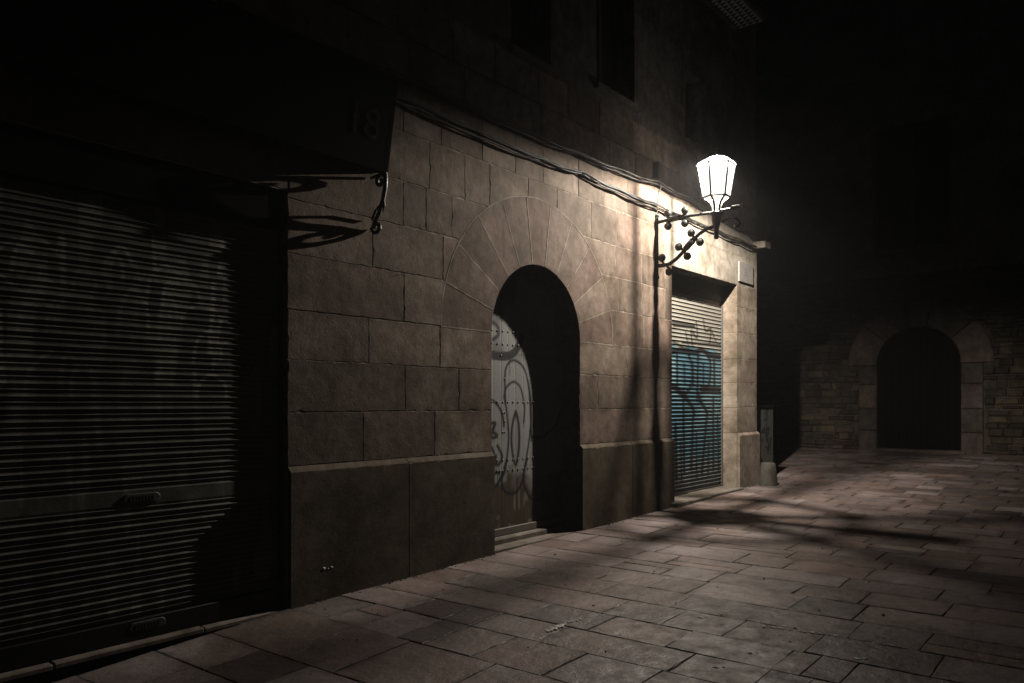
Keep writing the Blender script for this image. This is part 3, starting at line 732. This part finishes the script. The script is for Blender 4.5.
# ------------------------------------------------------------------ shop signboard with scroll brackets
SG=thing('shop_signboard',(2.2,0,3.35),'dark green leaning shop signboard with faded number on iron scroll brackets above wide shutter','sign')
bd=MB(); x0,x1=.2,3.97
yb,zb,yt,zt=-.185,3.335,-.305,4.03
nrm=Vector((0,-(zt-zb),(yt-yb))).normalized(); nrm=Vector((0,-1,-.17)).normalized(); th=.028
def bp(u,s,o): 
    y=yb+(yt-yb)*s; z=zb+(zt-zb)*s; return (u,y-nrm.y*o,z-nrm.z*o)
vs=[bp(x0,0,0),bp(x1,0,0),bp(x1,1,0),bp(x0,1,0),bp(x0,0,th),bp(x1,0,th),bp(x1,1,th),bp(x0,1,th)]
bd.add(vs,[(0,1,2,3),(7,6,5,4),(1,0,4,5),(2,1,5,6),(3,2,6,7),(0,3,7,4)])
bd.add([bp(x1-.03,.0,0),bp(x1-.03,1,0),(x1-.03,.0,zt-.02),(x1-.03,.0,zb+.02),bp(x1-.055,.0,0),bp(x1-.055,1,0),(x1-.055,.0,zt-.02),(x1-.055,.0,zb+.02)],[(0,1,2,3),(7,6,5,4),(0,4,5,1),(1,5,6,2),(2,6,7,3),(3,7,4,0)])
bd.box(x0,x1-.06,-.27,.0,zt-.06,zt-.035)
t=NT('flat board paint'); bdo=bd.build('board',t.set(col=(.004,.0065,.0048),rough=.95,spec=.05),SG)
cu=bpy.data.curves.new('number','FONT'); cu.body='18'; cu.size=.33; cu.extrude=.002; cu.align_x='CENTER'; cu.align_y='CENTER'; cu.materials.append(M['gilt'])
tmp=bpy.data.objects.new('tmp',cu); COL.objects.link(tmp); bpy.context.view_layer.update()
nme=bpy.data.meshes.new_from_object(tmp.evaluated_get(bpy.context.evaluated_depsgraph_get())); bpy.data.objects.remove(tmp)
nme.materials.clear(); nme.materials.append(M['gilt']); no=link('number',nme,bdo)
no.location=bp(3.68,.44,-.003); no.rotation_euler=(rad(90)+math.atan2(.12,.703),0,0)
def scroll(u):
    s=MB()
    def spiral(cx,cz,r0,a0,turns,d):
        return [(u,-(cx+r0*(1-.8*k/14)*math.cos(a0+d*turns*2*math.pi*k/14)),cz+r0*(1-.8*k/14)*math.sin(a0+d*turns*2*math.pi*k/14)) for k in range(15)]
    A=spiral(.115,3.285,.058,0,1.25,1)          # upper curl
    s.tube(A,[.016]*10+[.015,.014,.013,.012,.012],8)
    s.tube([(u,-.167,3.345),(u,-.170,3.30),(u,-.165,3.22),(u,-.14,3.12),(u,-.10,3.03),(u,-.055,2.97),(u,-.028,2.92)],[.014,.018,.018,.017,.017,.016,.015],8)
    Bp=spiral(.070,2.925,.052,math.pi,1.2,-1 if False else 1)
    s.tube(Bp,[.016]*10+[.015,.014,.013,.012,.012],8)
    s.tube([(u,-.145,3.13),(u,-.155,3.08),(u,-.14,3.035)],[.013,.011,.004],6)
    s.tube([(u,-.02,2.99),(u,-.06,3.06),(u,-.10,3.085),(u,-.14,3.115)],.010,6)
    s.tube([(u,-.01,3.33),(u,-.165,3.345)],.012,6)
    s.v=[(a,b*1.12,c-.012) for a,b,c in s.v]
    return s.build('scroll_bracket',M['iron'],SG)
for u in (3.94,.6): scroll(u)

# ------------------------------------------------------------------ cables along the wall
def cable(pts,r,label,seed,group):
    rr=random.Random(seed); P3=[Vector(p) for p in pts]; out=[]
    for a,b in zip(P3,P3[1:]):
        n=max(2,int((b-a).length/.12))
        for k in range(n):
            p=a.lerp(b,k/n); sag=-.02*math.sin(math.pi*k/n)
            out.append((p.x,p.y+rr.uniform(-.006,.006),p.z+sag+rr.uniform(-.005,.005)))
    out.append(tuple(P3[-1]))
    mb=MB(); mb.tube(out,r,6); return tag(mb.build('cable',M['cable'],None,True),label,'cable',group)
UP=[(2.6,4.18),(4.5,4.25),(6.1,4.235),(6.9,4.27),(7.6,4.27),(8.63,4.33),(9.5,4.335),(10.4,4.27),(11.5,4.22),(12.0,4.17)]
LO=[(2.6,4.02),(4.4,4.05),(5.3,4.05),(6.2,4.04),(6.9,4.06),(7.7,4.045),(8.6,4.05),(9.4,4.045),(10.3,4.04),(11.2,4.04),(11.9,4.03)]
cable([(u,-.040,z+.015) for u,z in UP],.013,'thickest black cable of the upper bundle above the wall lantern bracket',1,'upper cable bundle')
cable([(u,-.045,z-.022+.012*math.sin(u*3)) for u,z in UP],.011,'thin lower cable of the upper bundle above the wall lantern bracket',2,'upper cable bundle')
cable([(u,-.078,z-.004+.016*math.cos(u*2.3)) for u,z in UP],.010,'thin outer cable of the upper bundle, wavering in front of the thick one',3,'upper cable bundle')
cable([(u,-.035,z+.012) for u,z in LO],.013,'thickest black cable of the lower bundle crossing above the stone arch',4,'lower cable bundle')
cable([(u,-.040,z-.035+.02*math.sin(u*2.1)) for u,z in LO],.010,'thin sagging cable of the lower bundle crossing above the stone arch',5,'lower cable bundle')
cable([(u,-.062,z-.012+.016*math.cos(u*2.7)) for u,z in LO],.009,'thin outer cable of the lower bundle crossing above the stone arch',6,'lower cable bundle')
jb=thing('junction_box',(8.63,0,4.4),'small black junction box high on the wall above the lantern bracket','junction box')
m=MB(); m.cbox(8.59,8.66,-.07,.012,4.40,4.60,.006); m.build('box',M['iron'],jb)
m=MB(); m.tube([(8.63,-.035,4.41),(8.63,-.05,4.34),(8.635,-.085,4.28),(8.63,-.05,4.2),(8.632,-.03,4.05),(8.64,-.028,3.90)],.008,6); m.tube([(8.60,-.04,4.41),(8.57,-.07,4.36),(8.55,-.05,4.34)],.008,6)
m.build('feed_cable',M['cable'],jb)

# ------------------------------------------------------------------ plaque, guard stone, drainpipe, cabinet
pq=thing('street_plaque',(11.53,0,3.55),'small pale rectangular wall plaque with worn mark above the right stone pier','plaque')
m=MB(); m.cbox(11.25,11.80,-.028,-.004,3.40,3.71,.004); m.build('plate',M['plaque'],pq)
m=MB(); m.lathe((0,0,0),[(.030,0),(.045,0)],20)
v=[(11.5+a[0],-.0305,3.60+a[1]) for a in m.v]; mm=MB(); mm.add(v,[f[::-1] for f in m.f]); mm.add([(11.42,-.0305,3.51),(11.58,-.0305,3.51),(11.58,-.0305,3.522),(11.42,-.0305,3.522)],[(0,1,2,3)])
mm.build('emblem',M['mark'],pq)

gs=MB(); n=24; prof=[(.150,-.12),(.148,.0),(.142,.09),(.128,.23),(.114,.345),(.100,.362),(.0,.368)]
gx,gy=11.93,-.22
gs.lathe((gx,gy,g(gx)),prof,n)
gs.v=[(x+.006*math.sin(9*z+x*20),y+.006*math.cos(8*z),z) for x,y,z in gs.v]
tag(gs.build('guard_stone',M['guard'],None,True),'short tapered pale stone post at the foot of the building corner','guard stone')

dp=thing('drainpipe',(12.10,.12,4.1),'slim dark drainpipe running up the corner above the lit lintel','drainpipe')
m=MB(); m.tube([(12.10,.10,4.15),(12.10,.10,12.9)],.045,12); m.build('pipe',M['iron'],dp,True)
for z in (4.6,6.6,8.6,10.6):
    m=MB(); m.lathe((12.10,.10,z),[(.048,-.02),(.056,-.02),(.056,.02),(.048,.02)],12); m.box(12.03,12.06,.08,.12,z-.015,z+.015); m.build('pipe_clamp',M['iron'],dp)

cb=thing('utility_cabinet',(12.65,.3,.19),'grey utility cabinet with black scrawled graffiti just past the corner','cabinet')
us=np.arange(12.30,13.06,.012); zs=np.arange(.26,1.42,.012)
front,pt=grid('front',us,zs,lambda P: np.full(len(P),.12),M['cabinet'],cb)
S=[]; rr=random.Random(11)
for i in range(12):
    u=12.6+rr.random()*.4; z=.7+rr.random()*.6; S.append((.03,[(u,z),(u+rr.uniform(-.12,.12),z+rr.uniform(-.12,.16)),(u+rr.uniform(-.1,.12),z+rr.uniform(-.18,.2)),(u+rr.uniform(-.1,.1),z-.1)]))
pt.strokes(S,(.02,.02,.02)); pt.write(front)
m=MB(); m.box(12.296,13.064,.1235,.55,.19,1.42); m.cbox(12.28,13.08,.105,.57,1.423,1.46,.006); m.build('body',M['cabinet'],cb)

# ------------------------------------------------------------------ paint marks and litter on the paving
def splash(name,pts,w,label,seed):
    rr=random.Random(seed); mb=MB()
    for (x,y),ww in zip(pts,w):
        n=9; c=(x,y); vs=[]
        for k in range(n):
            a=2*math.pi*k/n; r=ww*rr.uniform(.5,1.2); vs.append((x+r*math.cos(a)*.8,y+r*math.sin(a)*1.1))
        z=[g(a)+.009 for a,b in vs]
        mb.add([(a,b,q) for (a,b),q in zip(vs,z)]+[(x,y,g(x)+.0125)],[(k,(k+1)%n,n) for k in range(n)])
    return tag(mb.build(name,M['white']),label,'paint mark')
rr=random.Random(5)
def line(pts,n): 
    out=[]
    for a,b in zip(pts,pts[1:]):
        for k in range(n): out.append((a[0]+(b[0]-a[0])*k/n+rr.gauss(0,.006),a[1]+(b[1]-a[1])*k/n+rr.gauss(0,.006)))
    return out
P_=line([(3.905,-1.826),(3.973,-1.843),(4.099,-1.833),(4.247,-1.845)],7)
splash('white_streak',P_,[.026*rr.uniform(.5,1.1) if i<13 else .012 for i in range(len(P_))],'short bright white paint streak on the paving in front of the arched door step',1)
P_=line([(4.832,-2.899),(4.873,-3.054),(4.889,-3.206),(4.92,-3.342)],9)  # thin row of dull white marks
splash('white_streak',P_,[.014*rr.uniform(.4,1.1) for i in P_],'long thin dull white streak on the paving nearer the middle of the street',2)
for i,((px,py),lab) in enumerate(zip([(4.308,-3.017),(4.571,-3.547),(4.76,-2.482),(3.976,-2.956)],
    ['small pale paint spot nearest the long dull streak','small pale paint spot farthest to the right on the paving','small pale paint spot between the two white streaks','small pale paint spot lowest in the picture on the paving'])):
    splash('paint_spot',[(px,py),(px+.03,py-.03)],[.02,.013],lab,10+i)['group']='pale paint spots on the paving'

# grit swept against the foot of the wall and lying in the joints
gm=MB(); rr=random.Random(21)
for i in range(420):
    if i<260:
        u=rr.uniform(3.2,12.0); 
        if 5.45<u<6.9 or 9.0<u<11.2: continue
        y=-.043-abs(rr.gauss(0,.022))
    else: u=rr.uniform(2.0,12); y=-rr.uniform(.1,5.5)
    r=rr.uniform(.003,.009)
    gm.ball((u,y,g(u)+r*.4),r,rr.uniform(.7,1.8),rr.uniform(.6,1.3),rr.uniform(.4,.9),6)
tag(gm.build('grit',M['dirt']),kind='stuff')

# ------------------------------------------------------------------ house closing the far end
FX=19.9; F=thing('rubble_house',(FX,-.8,.33),'dark rubble stone house with arched portal closing the far end of street','building')
def far(mb): mb.v=[(FX+y,-x,z) for x,y,z in mb.v]      # wall drawn in (x,z) facing -Y, turned to face -X
CX,CR,CZ0=.785,.895,2.42
fw=MB()
hol=[(CX-CR,CX+CR,0,3.40),(-.25,1.48,5.17,8.2)]
bx=[-10,-.25,CX-CR,1.48,CX+CR,9]; bx=sorted(set(bx)); bz=[-.2,3.40,4.6,5.17,8.2,14]
for a,b in zip(bx,bx[1:]):
    for z0,z1 in zip(bz,bz[1:]):
        mid=((a+b)/2,(z0+z1)/2)
        if not any(h[0]<mid[0]<h[1] and h[2]<mid[1]<h[3] for h in hol): fw.box(a,b,.03,.8,z0,z1,2 if z0>4.5 else 1)
rr=random.Random(9); z=.2
while z<4.5:
    hgt=rr.uniform(.08,.20); xx=-4.2
    while xx<7.5:
        w=rr.uniform(.12,.46); x1=xx+w; mid=xx+w/2
        inside = (CX-CR-.42<mid<CX+CR+.45 and z<2.4) or ((mid-CX)**2+(z+hgt/2-CZ0)**2<1.5**2 and z>2.2)
        if not inside: block(fw,xx,x1,z,z+hgt+rr.uniform(-.03,.03),yf=rr.uniform(-.03,.02),yb=.06,c=.022,gap=.007,step=.07)
        xx=x1
    z+=hgt
fw.box(-10,9,.8,3,13.9,14.2,1)
far(fw); fw.build('wall',[M['rubble'],M['farwall'],stone_mat('far render',[(.30,.275,.25),(.30,.275,.25)],bump=.01,island=False,pit=False,stain=.7,fine=25)],F)
pa=MB(); angs=[0,40,78,102,140,180]
for a0,a1 in zip(angs,angs[1:]):
    a0=rad(a0)+.004;a1=rad(a1)-.004; q=7; ro=CR+(.62 if 70<math.degrees((a0+a1)/2)<110 else .66); c=.012
    ao=[a0+(a1-a0)*i/q for i in range(q+1)]; PP=lambda r,a:(CX+r*math.cos(a),CZ0+r*math.sin(a))
    ii=lambda r:[a0+c/r+(a1-a0-2*c/r)*i/q for i in range(q+1)]
    outer=[PP(CR,a) for a in ao]+[PP(ro,a) for a in reversed(ao)]; inner=[PP(CR+c,a) for a in ii(CR)]+[PP(ro-c,a) for a in reversed(ii(ro))]
    cham(pa,outer[::-1],inner[::-1],-.015,c,.40)
for (a,b) in ((CX-CR-.42,CX-CR),(CX+CR,CX+CR+.45)):
    zz=.2
    for h_ in (.62,.55,.58,.48):
        block(pa,a,b,zz,min(zz+h_,CZ0),yf=-.012,yb=.40,c=.012,gap=.005); zz+=h_
far(pa); pa.build('archway',M['far'],F)
d=MB()
for k in range(12): d.cbox(CX-CR-.02+k*.1525,CX-CR-.02+(k+1)*.1525-.006,.30,.36,.25,3.35,.006)
far(d); d.build('door',M['fardoor_and_shade'],F)
d=MB(); d.cbox(CX-CR-.1,CX+CR+.1,-.10,.40,.1,.39,.015); far(d); d.build('door_step',M['far'],F)
f=MB(); a,b,z0,z1=-.25,1.48,5.17,8.2
for q in ((a,a+.08,z0,z1),(b-.08,b,z0,z1),(a+.08,b-.08,z1-.08,z1),(.58,.66,z0,z1-.08)): f.box(q[0],q[1],.2,.28,q[2],q[3])
far(f); w=f.build('window',M['window'],F)
p=MB(); p.box(a+.02,b-.02,.25,.27,z0,z1-.02); far(p); p.build('pane',M['pane_dark'],w)
p=MB(); p.cbox(a-.25,b+.25,-.3,.03,5.05,5.165,.01); far(p); p.build('sill',M['far'],w)

# ------------------------------------------------------------------ night air
hz=MB(); hz.box(-9,24.5,-13,13,-1.5,15)
t=NT('night haze'); t.t.nodes.remove(t.b)
pv=t.n('ShaderNodeVolumePrincipled',{'Color':(.9,.88,.92,1),'Density':HAZE,'Anisotropy':.35}); t.t.links.new(pv.outputs[0],t.out.inputs['Volume'])
if HAZE>0: tag(hz.build('haze',t.mat),kind='stuff')

# ------------------------------------------------------------------ sky, added moon lamp, camera
W=bpy.data.worlds.new('World'); SC.world=W; W.use_nodes=True
sk=W.node_tree.nodes.new('ShaderNodeTexSky'); sk.sky_type='NISHITA'; sk.sun_disc=False; sk.sun_elevation=rad(32); sk.sun_rotation=rad(200)
bgn=W.node_tree.nodes['Background']; W.node_tree.links.new(sk.outputs[0],bgn.inputs[0]); bgn.inputs[1].default_value=SKY
md=bpy.data.lights.new('added_moonlight','SUN'); md.energy=ADDED_MOON; md.angle=rad(.5); md.color=(1,.97,.92)  # added faint sun lamp, no moon is seen in the scene
mo=bpy.data.objects.new('added_moonlight',md); COL.objects.link(mo)
el,az=rad(32),rad(200); dv=Vector((math.sin(az)*math.cos(el),math.cos(az)*math.cos(el),math.sin(el)))
mo.rotation_euler=dv.to_track_quat('Z','Y').to_euler(); mo.location=(0,-20,30)

cd=bpy.data.cameras.new('camera'); cd.sensor_width=36; cd.lens=26.37; cd.shift_y=.060; cd.clip_end=500; cd.clip_start=.05
co=bpy.data.objects.new('camera',cd); COL.objects.link(co); co.location=(0,-4.767,1.5)
co.rotation_euler=Vector((-.7693,-.6389,0)).to_track_quat('Z','Y').to_euler()
SC.camera=co
SC.view_settings.view_transform='Standard'; SC.view_settings.look='None'; SC.view_settings.exposure=EXPO; SC.view_settings.gamma=1
SC.cycles.use_denoising=True; SC.cycles.max_bounces=6; SC.cycles.diffuse_bounces=DB; SC.cycles.transparent_max_bounces=12; SC.cycles.volume_bounces=0
SC.cycles.sample_clamp_indirect=3
